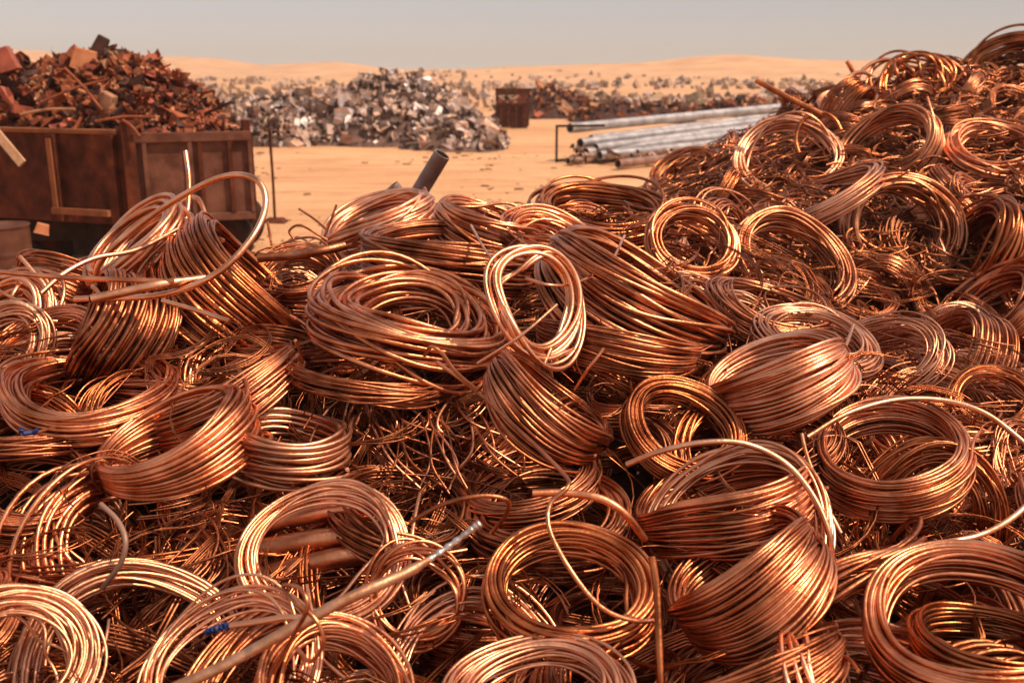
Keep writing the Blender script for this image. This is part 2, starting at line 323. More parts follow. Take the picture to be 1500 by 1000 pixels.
c('dark coil behind the bottom ring', 'half-hidden dark coil leaning behind the big bottom ring', 800, 765, 124, 60, -2, 60, 28, 3.6, 26, .9, lift=.08, m=1)
c('fine arched coil', 'fine arched coil with many thin wires below the loose tangle', 775, 705, 108, 48, -10, 34, 26, 2.6, 24, 1.1, lift=.07, m=0)
c('open hoop over wide tubes', 'open hoop of thick wires lying over three wide copper tubes', 476, 808, 122, 112, -8, 24, 30, 4.2, 10, .8, lift=.24, m=2, ends=2)
c('slanted fan coil', 'slanted coil fanning out from a pinched left end like a shell', 257, 652, 122, 40, -22, 106, 34, 5.0, 32, .6, .32, 186, .26, 0, tie=True, ends=1)
c('flat stacked coil', 'flat stacked coil of thick rings right of the slanted fan coil', 425, 655, 88, 28, 2, 74, 20, 4.6, 14, .5, lift=.18, m=2)
c('left dark-hole coil', 'wide coil of thin wires round a dark hole at the left edge', 42, 712, 108, 62, -4, 52, 32, 2.9, 32, .8, .6, 0, .14, 1, tie=True)
c('left bottom rings', 'big loose rings cut by the bottom left corner', 22, 965, 112, 108, 0, 36, 40, 3.6, 18, 1.4, lift=.25, m=2)
c('bottom left hoop', 'broad open hoop at the bottom left of the long tinned cable', 345, 985, 132, 118, -35, 22, 30, 3.8, 9, 1.5, lift=.18, m=2)
c('thick arch at the bottom', 'arch of thick copper rings at the bottom edge under the tinned cable', 490, 1015, 125, 100, 15, 62, 36, 5.4, 16, .8, lift=.18, m=0)
c('bottom centre ring', 'ring cut by the bottom edge below the big bottom ring', 792, 1022, 132, 82, -2, 44, 34, 4.0, 18, 1.1, lift=.18, m=2)
c('bottom right ring', 'huge ring of smooth wires in the bottom right corner', 1425, 915, 158, 108, 8, 62, 32, 4.8, 26, .6, lift=.28, m=0)
c('nested barrel coil', 'barrel coil nested inside the huge bottom right ring', 1440, 965, 104, 46, 14, 96, 20, 4.6, 24, .6, lift=.12, m=3)
c('bottom edge hank', 'hank of dark glossy wires along the bottom edge below the full barrel hank', 1110, 990, 130, 24, -20, 70, 28, 3.8, 32, .9, .5, lift=.05, m=1, leaf=True)
c('thin arcs above the open hoop', 'long thin arcs of wire spread above the open hoop over wide tubes', 590, 745, 128, 58, 12, 30, 30, 3.4, 14, 1.6, lift=.12, m=1)
c('small loop behind the cable tip', 'single thick loop behind the tip of the tinned cable', 612, 868, 72, 88, -80, 12, 14, 4.2, 4, 1.2, lift=.12, m=0)
# --- left edge and crest
c('steep wide coil', 'steep wide coil of thin wires sloping down to the right near the left crest', 345, 440, 130, 26, 44, 126, 28, 3.4, 44, .6, .7, 40, .22, 3, ends=2)
c('thick tubes on the crest', 'coil of thick parallel tubes rising behind the raised tube loop', 215, 372, 88, 30, -46, 96, 26, 5.4, 16, .7, .8, 40, .12, 2, d=4.75)
c('upright barrel', 'upright barrel coil of close wires at the left', 178, 490, 90, 18, -68, 116, 26, 4.4, 28, .55, .8, 90, .2, 1)
c('left edge coil', 'coil of thick tubes cut by the left edge at the crest', 14, 468, 80, 54, -38, 60, 40, 4.6, 18, 1.0, lift=.18, m=2)
c('small rings at the left edge', 'bright small rings at the left edge below the crest coil', 14, 505, 66, 60, -70, 34, 30, 3.6, 12, 1.1, lift=.2, m=2)
c('curved band left', 'curved band of wires sagging below the upright barrel', 132, 575, 128, 48, -4, 50, 28, 3.8, 24, .9, lift=.12, m=0)
c('sagging dark band', 'low sagging dark coil left of the slanted fan coil', 60, 630, 112, 32, -2, 40, 24, 3.0, 18, 1.1, lift=.05, m=1)
c('half-buried hank', 'hank of straight-looking wires half-buried above the slanted fan coil', 330, 580, 118, 16, -30, 60, 24, 3.4, 30, .8, .6, lift=.08, m=0, leaf=True)
c('crest dome coil', 'dome-like coil on the crest in front of the steel pipe', 558, 332, 94, 18, -22, 66, 30, 3.8, 32, .8, .5, 180, .16, 2, leaf=True)
c('crest coil beside the dome', 'coil of bright wires on the crest right of the steel pipe', 716, 340, 90, 16, 20, 56, 28, 3.6, 28, .9, .5, lift=.15, m=0, leaf=True)
c('wide coil behind the central one', 'wide low coil lying behind the big central coil', 655, 378, 134, 22, 8, 64, 30, 3.6, 38, 1.0, .6, lift=.13, m=1, leaf=True)
c('small thin coil by the centre', 'small thin wire coil left of the big central coil', 440, 405, 72, 38, -6, 34, 26, 2.4, 18, 1.2, lift=.1, m=1)
c('right crest coil', 'low coil on the crest just left of the round crest ring', 880, 318, 96, 40, 6, 40, 28, 3.2, 22, 1.0, lift=.12, m=3)
c('crest front coil', 'flattish coil between the crest coil and the long wide hank', 815, 352, 84, 30, 14, 36, 24, 3.0, 18, 1.0, lift=.08, m=0)
c('round crest ring', 'round ring standing up at the foot of the tall right heap', 1014, 358, 66, 54, 25, 40, 18, 3.0, 22, .6, lift=.2, m=0)
# --- right heap, nearer
RG = 'copper coils on the tall right heap'
def h(*a, **k): k.setdefault('group', RG); k['lift'] = k.get('lift', .1) * .62; return coil(*a, **k)
h('leaning ring right of the crest ring', 'leaning ring with loose strands right of the round crest ring', 1158, 388, 96, 64, 42, 46, 24, 3.0, 22, 1.0, lift=.2, m=0)
h('large open ring on the slope', 'large open ring round a dark hollow halfway up the right heap', 1318, 335, 84, 76, 60, 40, 24, 3.2, 20, 1.1, lift=.22, m=0)
h('upright hank at the right edge', 'steep hank of glossy ribbons at the right edge of the slope', 1435, 372, 82, 44, -58, 66, 26, 3.4, 24, .8, lift=.2, m=3)
h('ring with bright left rim', 'ring with a bright left rim below the silver pipes', 1152, 235, 76, 58, 4, 30, 14, 2.6, 14, 1.0, lift=.3, m=2)
h('stacked ring high on the heap', 'broad band ring high on the right heap', 1300, 218, 70, 56, -30, 40, 18, 2.6, 22, .7, lift=.25, m=0)
h('sprung loops on the skyline', 'sprung loops standing against the dunes on the heap skyline', 1338, 126, 52, 44, 8, 26, 22, 3.0, 9, 2.0, lift=.3, m=3)
h('skyline coil at the top right', 'dark coil crowning the heap at the top right corner', 1474, 106, 62, 44, -20, 50, 22, 2.8, 20, .9, lift=.15, m=3)
h('right edge coil below the skyline', 'coil lying below the skyline coil at the right edge', 1455, 225, 74, 36, 14, 40, 24, 2.8, 20, 1.0, lift=.15, m=0)
h('shadowed ring in the hollow', 'shadowed ring standing in the dark hollow at the right edge', 1452, 585, 60, 48, 8, 22, 16, 3.0, 10, 1.1, lift=.15, m=3)
h('bright hank over the hollow', 'bright hank arching above the dark hollow at the right edge', 1458, 452, 84, 42, -38, 46, 24, 3.2, 20, .9, lift=.2, m=0)
h('draped wires on the slope', 'draped hank of long wires crossing the slope under the bright-rimmed ring', 1175, 300, 118, 22, -24, 30, 18, 2.4, 16, 1.0, lift=.2, m=2)
h('low ring at the heap foot', 'low tangled ring at the left foot of the right heap', 1010, 262, 58, 30, -12, 34, 24, 2.4, 16, 1.4, lift=.12, m=3)
h('wire bundle beneath the crest ring', 'wire bundle sloping beneath the round crest ring', 1130, 460, 96, 28, 22, 40, 24, 2.8, 20, 1.2, lift=.06, m=0)

# --- further coils of the heap, half buried between the ones above; each winding shared by several
PROTO = []; LOWP = []; CAND = []
for k, (w_, t_, r_, n_, lo, pi_) in enumerate([(.18, .09, .0062, 30, 1.2, .6), (.24, .08, .0058, 38, 1.0, .8), (.14, .14, .0052, 30, 2.2, 1.), (.30, .08, .0065, 38, 1.0, .5), (.14, .08, .0082, 18, 1.4, .9), (.22, .12, .0050, 40, 1.8, .7)]):
    mb = MB(); pts = winding(.32, w_, t_, r_, n_, lo, pi_, 2.0, .04 * (k % 3), 900 + k, segs=52, leaf=(k == 3), warp=.95)
    mb.tube(pts, r_, 6, ref=np.array([0, 0, 1.])); lo_ = MB(); lo_.tube(pts[::2], r_, 4, ref=np.array([0, 0, 1.]), cap=False); LOWP.append((lo_.v[0], lo_.f[0]))
    o = mb.build('proto', CU[0]); me = o.data; bpy.data.objects.remove(o); PROTO.append(me)
LOOK = ['loose', 'close-wound', 'tangled', 'fanned', 'thick-tubed', 'fine-wired']; COLR = ['bright', 'dull brown', 'pale', 'deep red']
used = set(); MV = {}
def lab(u, v, k, mi):
    for (nm, lu, lv) in sorted(LAND, key=lambda q: (q[1] - u) ** 2 + (q[2] - v) ** 2)[:6]:
        dx, dy = u - lu, v - lv
        s = ('above' if dy < 0 else 'below') if abs(dy) > abs(dx) * 1.6 else ('left of' if dx < 0 else 'right of') if abs(dx) > abs(dy) * 1.6 else (('up' if dy < 0 else 'down') + (' and left from' if dx < 0 else ' and right from'))
        L = f"{COLR[mi]} {LOOK[k]} coil {s} the {nm}"
        if L not in used: used.add(L); return L
    return None
def fill(x, y, group, sink, sc):
    z = float(hgt(x, y)); pu, pv, pd = proj((x, y, z)); k = rnd.randrange(6); mi = rnd.choice([0, 0, 1, 3, 2])
    if any((pu - q[1]) ** 2 + (pv - q[2]) ** 2 < q[3] ** 2 for q in BIG): sink += .13
    tilt = abs(rnd.gauss(0, .75)); azi = rnd.uniform(0, 2 * math.pi)
    ex = (hgt(x + .2, y) - hgt(x - .2, y)) / .4; ey = (hgt(x, y + .2) - hgt(x, y - .2)) / .4
    N = Vector((-ex * .7, -ey * .7, 1)).normalized(); q = Vector((math.cos(azi), math.sin(azi), 0)); N = (N * math.cos(tilt) + q * math.sin(tilt)).normalized()
    s_ = sc * rnd.uniform(.75, 1.15); c_ = Vector((x, y, z - sink))
    pu, pv, pd = proj(c_)
    if pd < 1.2 or pu < -120 or pu > 1620 or pv > 1120: return
    CAND.append((pd / s_, k, mi, c_, N, s_, group, pu, pv, rnd.uniform(0, 6.28)))
def place_fills(limit):
    CAND.sort(key=lambda q: q[0]); rest = MB(); made = 0
    for (_, k, mi, c_, N, s_, group, pu, pv, rz) in CAND:
        L = lab(pu, pv, k, mi) if made < limit else None
        if L:
            made += 1; o = empty('copper_coil', c_, L, 'coil', group); o.rotation_euler = N.to_track_quat('Z', 'Y').to_euler(); o.scale = (s_, s_, s_)
            key = (k, mi)
            if key not in MV: me = PROTO[k].copy(); me.materials.clear(); me.materials.append(CU[mi]); MV[key] = me
            ch = bpy.data.objects.new('winding', MV[key]); COL.objects.link(ch); ch.parent = o; ch.rotation_euler.z = rz
        else:
            q = np.array(N.to_track_quat('Z', 'Y').to_matrix()) @ rotz(rz); rest.add(LOWP[k][0] @ q.T * s_ + np.array(c_), LOWP[k][1], mi)
    tag(rest.build('buried_coils', CU), 'mass of small far coils buried in the back of the heap', 'coils', kind='stuff')
gx = .33
for yy in np.arange(1.7, 6.7, gx):
    for xx in np.arange(-3.6, 3.8, gx):
        x = xx + rnd.uniform(-.16, .16); y = yy + rnd.uniform(-.16, .16)
        if x > 1.75 and 4.2 < y < 5.6 and rnd.random() < .8: continue
        if hgt(x, y) > .9 and abs(x) < .56 * y + .4: fill(x, y, 'copper wire coils heaped in the near pile', rnd.uniform(.0, .14), .88)
for yy in np.arange(6.3, 10.6, .36):
    for xx in np.arange(.3, 6.0, .36):
        x = xx + rnd.uniform(-.2, .2); y = yy + rnd.uniform(-.2, .2)
        if hgt(x, y) > 1.1 and abs(x) < .56 * y + .3: fill(x, y, RG, rnd.uniform(-.04, .14), .84)

place_fills(236)
# ------------------------------------------------------------ loose wire tangle and core of the heap
def tangle(name, label, boxes, m):
    mb = MB(); 
    for (x0, x1, y0, y1, dens, rad, ln, off, thr) in boxes:
        n = int((x1 - x0) * (y1 - y0) * dens)
        for _ in range(n):
            x = rng.uniform(x0, x1); y = rng.uniform(y0, y1); z = float(hgt(x, y))
            if z < .75 or abs(x) > .56 * y + .5: continue
            o = rng.uniform(*off); a = rng.uniform(0, 6.283); el = rng.normal() * .22
            ex = (hgt(x + .1, y) - hgt(x - .1, y)) / .2; ey = (hgt(x, y + .1) - hgt(x, y - .1)) / .2
            d1 = np.array([math.cos(a), math.sin(a), math.sin(el) + ex * math.cos(a) + ey * math.sin(a)]); d1 /= np.linalg.norm(d1)
            d2 = np.cross(d1, rng.normal(size=3) * np.array([.5, .5, 1])); d2 /= np.linalg.norm(d2)
            rr = rng.uniform(*rad); l = rng.uniform(*ln); k = max(8, int(l / rr * 5)); k = min(k, 30)
            t = np.linspace(-l / 2, l / 2, k) / rr
            ph = rng.uniform(0, 6.28); d3 = np.cross(d1, d2)
            p = np.array([x, y, z + o]) + rr * (np.outer(np.sin(t), d1) + np.outer(np.cos(t) - 1, d2)) + np.outer(np.sin(t * 2.1 + ph) * .03 + t * rng.normal() * .02, d3)
            p[:, 2] = np.minimum(p[:, 2], hgt(p[:, 0], p[:, 1]) + max(.03, o + .03) + .25 * np.clip(p[:, 2] - hgt(p[:, 0], p[:, 1]) - .03, 0, .12))
            th_ = rng.uniform(*thr); mm = int(rng.choice([1, 3, 1, 3, 0, 1])); nb = int(rng.choice([1, 1, 2, 3, 4, 6])) if rad[0] > .1 else int(rng.integers(1, 3))  # mostly the darker coppers, so strands in the gaps read as shaded
            for b_ in range(nb):
                oo = d3 * (b_ - nb / 2) * th_ * 2.3 + d2 * rng.normal() * th_ * 1.2; cut = int(rng.integers(0, 3)) if k > 9 else 0
                mb.tube((p + oo + np.outer(np.minimum(t * t, 3) * rng.normal() * .012, d2))[cut:k - int(rng.integers(0, 3))], th_, 5, ref=d3, cap=True, mat=mm)
    # dense core under the strands, a lumpy sheet coloured as shade in the gaps
    return mb
mb = tangle('a', '', [(-3.6, 3.8, 1.5, 7.2, 40, (.13, .36), (.45, 1.5), (-.26, -.03), (.0024, .0044)),
                     (-1.0, .0, 3.0, 4.0, 160, (.15, .45), (.3, .8), (-.12, .05), (.0022, .004)),
                     (1.1, 2.2, 3.0, 3.9, 420, (.05, .2), (.12, .4), (-.14, .0), (.0022, .0036)),
                     (-2.6, 2.8, 1.7, 6.2, 9, (.16, .42), (.5, 1.6), (.03, .10), (.0018, .0034)),
                     (-1.5, -.6, 2.3, 3.0, 160, (.2, .9), (.3, .8), (-.15, .06), (.0025, .005))], CU)
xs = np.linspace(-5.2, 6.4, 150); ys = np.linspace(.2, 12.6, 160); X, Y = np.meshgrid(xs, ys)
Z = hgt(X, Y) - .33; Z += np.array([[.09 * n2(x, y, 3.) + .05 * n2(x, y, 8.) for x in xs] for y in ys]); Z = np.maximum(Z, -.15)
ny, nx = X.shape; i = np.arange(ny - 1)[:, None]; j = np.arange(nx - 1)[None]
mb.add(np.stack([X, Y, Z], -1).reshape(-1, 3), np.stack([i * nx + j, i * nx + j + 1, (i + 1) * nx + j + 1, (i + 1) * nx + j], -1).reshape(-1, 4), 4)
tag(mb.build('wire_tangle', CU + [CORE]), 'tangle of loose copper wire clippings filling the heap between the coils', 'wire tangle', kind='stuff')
mb = tangle('b', '', [(.4, 6.0, 6.0, 10.8, 150, (.09, .28), (.4, 1.2), (-.14, .06), (.0035, .009))], CU)
tag(mb.build('wire_tangle', CU), 'shiny tangle of snipped copper ribbons covering the tall right heap', 'wire tangle', kind='stuff')

# ------------------------------------------------------------ single tubes and cables, by name
def wire(name, label, pts, rp, m, lift=.25, cat=None, d=None, hollow=False, n=10, group=None, parts=None):
    ds = [(q[2] if len(q) > 2 else (surf(q[0], q[1]) if d is None else d) - lift) for q in pts]
    ds = np.array(ds)
    W = smooth_path([P(q[0], q[1], dd) for q, dd in zip(pts, ds)], n); r = rp * ds.mean() / FPX
    mb = MB(); mb.tube(W, r, 10); o = mb.build(name, CU[m] if isinstance(m, int) else m, None, W[0])
    tag(o, label, cat or 'copper tube', group)
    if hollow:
        T = W[0] - W[1]; T /= np.linalg.norm(T); mb = MB(); mb.tube(np.array([W[0] + T * r * .2, W[0] + T * r * .32]), r * .72, 12)  # black disc over the capped end, painted shade of the bore
        b = mb.build('bore_shade_disc', BLACK, o, W[0]); 
    return o, W, r
wire('copper_tube', 'long copper tube springing up in a tall open loop over the left crest', [(110, 438, 3.9), (235, 432, 3.85), (315, 402, 3.8), (368, 350, 3.85), (389, 300, 3.95), (376, 264, 4.0), (330, 258, 4.1), (262, 290, 4.2), (195, 338, 4.3), (150, 380, 4.35), (142, 408, 4.4), (165, 425, 4.45)], 4.6, 2)
wire('copper_tube', 'short copper tube standing upright in front of the rusty tailgate', [(272, 222, 4.75), (277, 262, 4.7), (276, 300, 4.65), (270, 335, 4.6)], 3.6, 2)
wire('copper_tube', 'thin tube curving over the left crest coil from the upright barrel', [(60, 430, 4.0), (95, 400, 4.1), (140, 378, 4.2), (200, 366, 4.3), (262, 335, 4.4)], 3.8, 2)
wire('copper_tube', 'straight snipped tube pointing down right below the raised loop', [(238, 440, 3.7), (290, 455, 3.65), (336, 470, 3.6)], 3.6, 2)
wire('copper_tube', 'stout hollow tube with a dark open end lying at the left crest', [(134, 438, 3.75), (190, 426, 3.78), (240, 416, 3.8), (300, 408, 3.9)], 7.0, 2, hollow=True)
wire('copper_tube', 'thin rod lying level across the left crest', [(0, 398, 3.9), (90, 406, 3.85), (180, 410, 3.8), (255, 412, 3.8)], 4.0, 0)
wire('copper_tube', 'crushed tube lying on the crest left of the dome-like coil', [(378, 378, 4.7), (430, 374, 4.7), (470, 368, 4.7), (505, 360, 4.75)], 7, 1)
wire('copper_tube', 'thick tube with dark open end above the big bottom ring', [(780, 722, 2.95), (830, 722, 2.95), (880, 730, 2.93), (915, 752, 2.92), (945, 790, 2.95)], 5.8, 0, hollow=True)
wire('copper_wire', 'thin wire falling in an S bend across the big bottom ring', [(640, 530, 3.4), (700, 575, 3.3), (760, 630, 3.1), (822, 690, 2.8), (832, 712, 2.72), (806, 738, 2.7), (806, 778, 2.66), (838, 838, 2.6), (880, 888, 2.58), (925, 908, 2.6), (962, 908, 2.65)], 3.4, 0, cat='copper wire')
wire('copper_tube', 'long tube arching over the upper fan of the large hank', [(918, 680, 3.05), (970, 660, 3.0), (1030, 648, 2.98), (1092, 650, 2.98), (1150, 678, 2.98), (1190, 725, 2.95), (1214, 780, 2.9), (1218, 830, 2.9)], 4.6, 2)
wire('copper_tube', 'bright tube below the neat round coil curving up to the right edge', [(1230, 825, 2.95), (1290, 812, 2.95), (1360, 798, 2.95), (1430, 785, 2.98), (1480, 760, 3.0), (1530, 715, 3.05)], 4.4, 2, hollow=True)
wire('copper_tube', 'long tube arching behind the neat round coil', [(1182, 640, 3.5), (1240, 606, 3.55), (1310, 586, 3.6), (1380, 586, 3.6), (1440, 604, 3.55), (1490, 640, 3.5), (1530, 680, 3.45)], 4.2, 2)
wire('copper_wire', 'taut wire crossing from the upright hoop down to the bound hank', [(915, 345, 4.5), (893, 385, 4.2), (850, 412, 3.9), (810, 418, 3.7), (770, 408, 3.75)], 2.2, 2, cat='copper wire')
wire('copper_wire', 'thin straight wire propped inside the upright open hoop', [(690, 330, 4.6), (712, 368, 4.2), (730, 388, 3.9)], 2., 2, cat='copper wire')
wire('copper_wire', 'snipped wire poking up right of the big central coil', [(842, 570, 3.3), (862, 540, 3.2), (885, 510, 3.2)], 2.4, 0, cat='copper wire')
wire('copper_wire', 'short wire strand crossing the edge of the upright hoop diagonally', [(700, 532, 3.35), (762, 492, 3.25), (816, 446, 3.3)], 2.4, 2, cat='copper wire')
wire('copper_wire', 'bent hook of wire hanging below the big central coil', [(622, 520, 3.3), (632, 508, 3.22), (648, 518, 3.2), (668, 545, 3.15), (700, 572, 3.1)], 3., 3, cat='copper wire')
wire('copper_strap', 'upright copper strap standing right of the big bottom ring', [(955, 815, 2.62), (962, 860, 2.6), (965, 930, 2.55), (968, 1010, 2.5)], 6, 3, cat='strap')
wire('twisted_cable', 'short grey-brown cable drooping below the pinched end of the slanted coil', [(148, 738, 2.85), (172, 762, 2.8), (184, 792, 2.76), (176, 826, 2.76), (150, 860, 2.78)], 4.0, PIPEB, cat='cable')
wire('copper_tube', 'thin tube looping back above the tip of the tinned cable', [(600, 765, 2.8), (650, 738, 2.78), (705, 726, 2.78), (742, 732, 2.8), (742, 752, 2.85), (720, 780, 2.9)], 3.4, 1)
for q, l in (([(1108, 118, 7.6), (1152, 142, 7.5), (1204, 168, 7.4)], 'stiff rusty rod sticking out left from the right heap'), ([(1241, 90, 9.0), (1250, 106, 9.0), (1262, 128, 9.0)], 'short rod poking up on the heap skyline')):
    wire('copper_rod', l, q, 4.2 if 'stiff' in l else 3.5, 3, cat='rod')
# bunch of thin wires hanging in arcs below the central coil
for k in range(30):
    u0 = rnd.uniform(505, 700); bow = rnd.uniform(-75, 60); u1 = u0 + rnd.uniform(-30, 110); v1 = rnd.uniform(640, 735)
    d0, d1 = surf(u0, 560), surf(u1, v1)
    wire('copper_wire', 'thin arc of wire in the loose bunch hanging below the big central coil', [(u0, 556 + rnd.uniform(0, 20), d0 - .02), (u0 * .7 + u1 * .3 + bow * .75, 560 * .7 + v1 * .3, d0 * .7 + d1 * .3 - .1), (u0 * .3 + u1 * .7 + bow, 560 * .3 + v1 * .7, d0 * .3 + d1 * .7 - .13), (u1, v1, d1 - .05)], rnd.uniform(1.5, 2.3), rnd.choice([0, 2, 1]), cat='copper wire', group='loose bunch of thin wires below the central coil', n=7)
# long tinned cable with its tip
pts = [(250, 1010, 2.30), (340, 968, 2.32), (430, 918, 2.34), (510, 876, 2.36), (570, 850, 2.40), (600, 836, 2.44), (640, 812, 2.5)]
W = smooth_path([P(*q) for q in pts], 12); t = np.linspace(0, 1, len(W)); r0 = 8.5 * 2.35 / FPX
rr = r0 * (1 - .0 * t) * np.where(t > .86, 1 - (t - .86) / .14 * .55, 1) * (1 + .02 * np.sin(t * 23))
mb = MB(); mb.tube(W, rr, 12); o = mb.build('tinned_cable', mat('scuffed_copper_sleeve', (.40, .18, .085), (.62, .32, .18), (.4, .6), .9, 12, .2, 40), None, W[0]); tag(o, 'long scuffed cable lying diagonally over the bottom coils with a silver tip', 'cable')
W2 = smooth_path([P(628, 820, 2.48), P(660, 798, 2.50), P(690, 776, 2.50), P(704, 766, 2.5)], 8)
mb = MB(); mb.tube(W2, np.linspace(.0075, .010, len(W2)) * (1 + .25 * np.sin(np.arange(len(W2)) * 2.)), 10); mb.build('cable_tip', SILV, o, W[0])
# short tube with blue cap end
o, W, r = wire('copper_tube', 'short tube with a crumpled blue plastic end above the cable', [(338, 916, 2.42), (380, 910, 2.40), (420, 904, 2.38), (452, 906, 2.36)], 5.2, 2)
mb = MB(); q = W[0]; 
for k in range(5):
    mb.box(q + np.array([-.012 - .011 * k, 0, -.004 * k]), (.007, .008, .007), rrot())
mb.build('plastic_end', BLUE, o, W[0], bevel=.003)
mb = MB(); q = P(40, 634, 3.0); mb.box(q, (.014, .007, .008), rrot()); mb.box(q + [.025, 0, .004], (.01, .008, .006), rrot()); mb.box(q + [-.02, .006, .006], (.008, .007, .007), rrot())
tag(mb.build('blue_plastic_scrap', BLUE, None, q, bevel=.003), 'crumpled blue plastic scrap between wires near the left edge', 'plastic scrap')
# loose knot of wires around the cable
wire('copper_wire', 'loop of thin wire knotted round the long scuffed cable', [(400, 985, 2.3), (430, 930, 2.22), (450, 890, 2.18), (440, 862, 2.2), (415, 858, 2.25), (430, 880, 2.22), (462, 906, 2.2), (474, 940, 2.2), (455, 968, 2.24), (436, 950, 2.28)], 3.4, 0, cat='copper wire')
# wide tubes inside the hoop
for k, (u0, v0, u1, v1, rp, l) in enumerate([(372, 772, 545, 738, 15, 'topmost of three wide polished copper tubes under the open hoop'), (368, 806, 560, 782, 16, 'middle of three wide polished copper tubes under the open hoop'), (385, 842, 565, 806, 15, 'lowest of three wide polished copper tubes under the open hoop')]):
    d0 = 3.16 - .05 * k; wire('wide_copper_tube', l, [(u0, v0, d0), ((u0 + u1) / 2, (v0 + v1) / 2 - 4, d0 - .02), (u1, v1, d0)], rp, 0, group='wide copper tubes under the open hoop')

# ------------------------------------------------------------ steel pipe behind the crest
def pipe(name, label, p0, p1, r, m, cat='pipe', group=None, wall=.16, sides=20):
    p0 = np.array(p0); p1 = np.array(p1); mb = MB(); mb.tube(np.array([p0, p0 * .5 + p1 * .5, p1]), r, sides, cap=False); mb.tube(np.array([p1, p0 * .5 + p1 * .5, p0]), r * (1 - wall), sides, cap=False)
    T = (p1 - p0) / np.linalg.norm(p1 - p0); a = np.cross(T, [.3, .2, 1]); a /= np.linalg.norm(a); b = np.cross(T, a); th = np.arange(sides) * 2 * math.pi / sides
    for c_ in (p0, p1):
        V = np.vstack([c_ + r * (np.outer(np.cos(th), a) + np.outer(np.sin(th), b)), c_ + r * (1 - wall) * (np.outer(np.cos(th), a) + np.outer(np.sin(th), b))])
        jj = np.arange(sides); mb.add(V, np.stack([jj, (jj + 1) % sides, sides + (jj + 1) % sides, sides + jj], -1), 0, False)
    return tag(mb.build(name, m, None, p0), label, cat, group)
pipe('steel_pipe', 'dark steel pipe leaning up behind the crest of the copper pile', P(592, 318, 6.7), P(648, 226, 6.5), .056, DSTEEL)
pipe('steel_pipe', 'short stub of steel pipe left of the leaning dark pipe', P(596, 300, 6.75), P(574, 272, 6.7), .05, DSTEEL)
pipe('steel_pipe', 'small rusty pipe end poking out of the crest right of the leaning pipe', P(684, 322, 6.3), P(692, 298, 6.25), .03, RUST)

# sprung loops breaking the skyline of the right heap
for k, (u0, v0, d0, a_, b_, t0, t1, l) in enumerate([(1300, 128, 8.9, 46, 40, -10, 200, 'open sprung loop of ribbon on the skyline left of the sprung loops'), (1378, 132, 8.8, 40, 44, 10, 230, 'sprung arc of wire on the skyline between the two crowning coils'), (1262, 140, 8.6, 30, 34, 60, 250, 'small bent hook of wire left on the skyline of the heap'), (1200, 205, 7.6, 34, 40, 20, 210, 'loose arc standing above the ends of the silver pipes')]):
    pts = [(u0 + a_ * math.cos(R_(t)), v0 - b_ * math.sin(R_(t)), d0 + .12 * math.sin(R_(t * .7))) for t in np.linspace(t0, t1, 8)]
    wire('copper_wire', l, pts, 3.0, k % 4, cat='copper wire', lift=.0)
# twigs of wire against the sand at the crest
for k, (q, l) in enumerate([([(462, 368, 5.3), (478, 340, 5.3), (493, 300, 5.3)], 'thin upright wire twig left of the dome-like crest coil'), ([(438, 306, 5.4), (462, 322, 5.35), (480, 338, 5.3)], 'thin wire twig slanting down right against the sand'), ([(396, 345, 5.2), (392, 325, 5.2), (398, 360, 5.2)], 'tiny bent wire at the crest beside the raised loop'), ([(430, 350, 5.), (424, 338, 5.), (440, 330, 5.), (468, 345, 5.), (480, 352, 5.)], 'curly thin wire on the crest below the slanting twig')]):
    wire('copper_wire', l, q, 1.8, 1, cat='copper wire')

# ------------------------------------------------------------ crumpled scrap
def scraps(mb, pos, size, nm, aspect=1.):
    q = rrot(); size = size * min(2.1, rng.lognormal(-.15, .5)); s = size * rng.uniform(.5, 1.3, 3) * np.array([1, aspect, 1])
    k = rng.random()
    m_ = int(rng.choice(len(nm), p=np.array(nm) / sum(nm)))
    if k < .62:   # crumpled sheet with thickness
        g = np.linspace(-1, 1, 4); A, B_ = np.meshgrid(g, g); z = rng.normal(size=(4, 4)) * .35
        V = np.stack([A * s[0] + rng.normal(size=(4, 4)) * s[0] * .15, B_ * s[1] * .7, z * s[2] * .6], -1).reshape(-1, 3)
        V2 = V + np.array([0, 0, -.06]) * size; V = np.vstack([V, V2]) @ q.T + pos
        F = []
        for a in range(3):
            for b in range(3):
                i_ = a * 4 + b; F.append([i_, i_ + 1, i_ + 5, i_ + 4]); F.append([16 + i_ + 4, 16 + i_ + 5, 16 + i_ + 1, 16 + i_])
        mb.add(V, F, m_, False)
    elif k < .95:
        mb.box(pos, s * np.array([.7, .5, .25]), q, m_, rng.uniform(.5, 1))
    else:
        L_ = size * rng.uniform(1.5, 3.0); a1 = rng.normal() * .3; q = rotz(rng.uniform(0, 3.14)) @ np.array([[math.cos(a1), 0, math.sin(a1)], [0, 1, 0], [-math.sin(a1), 0, math.cos(a1)]]); mb.box(pos, (L_, size * .08, size * .08), q, m_)
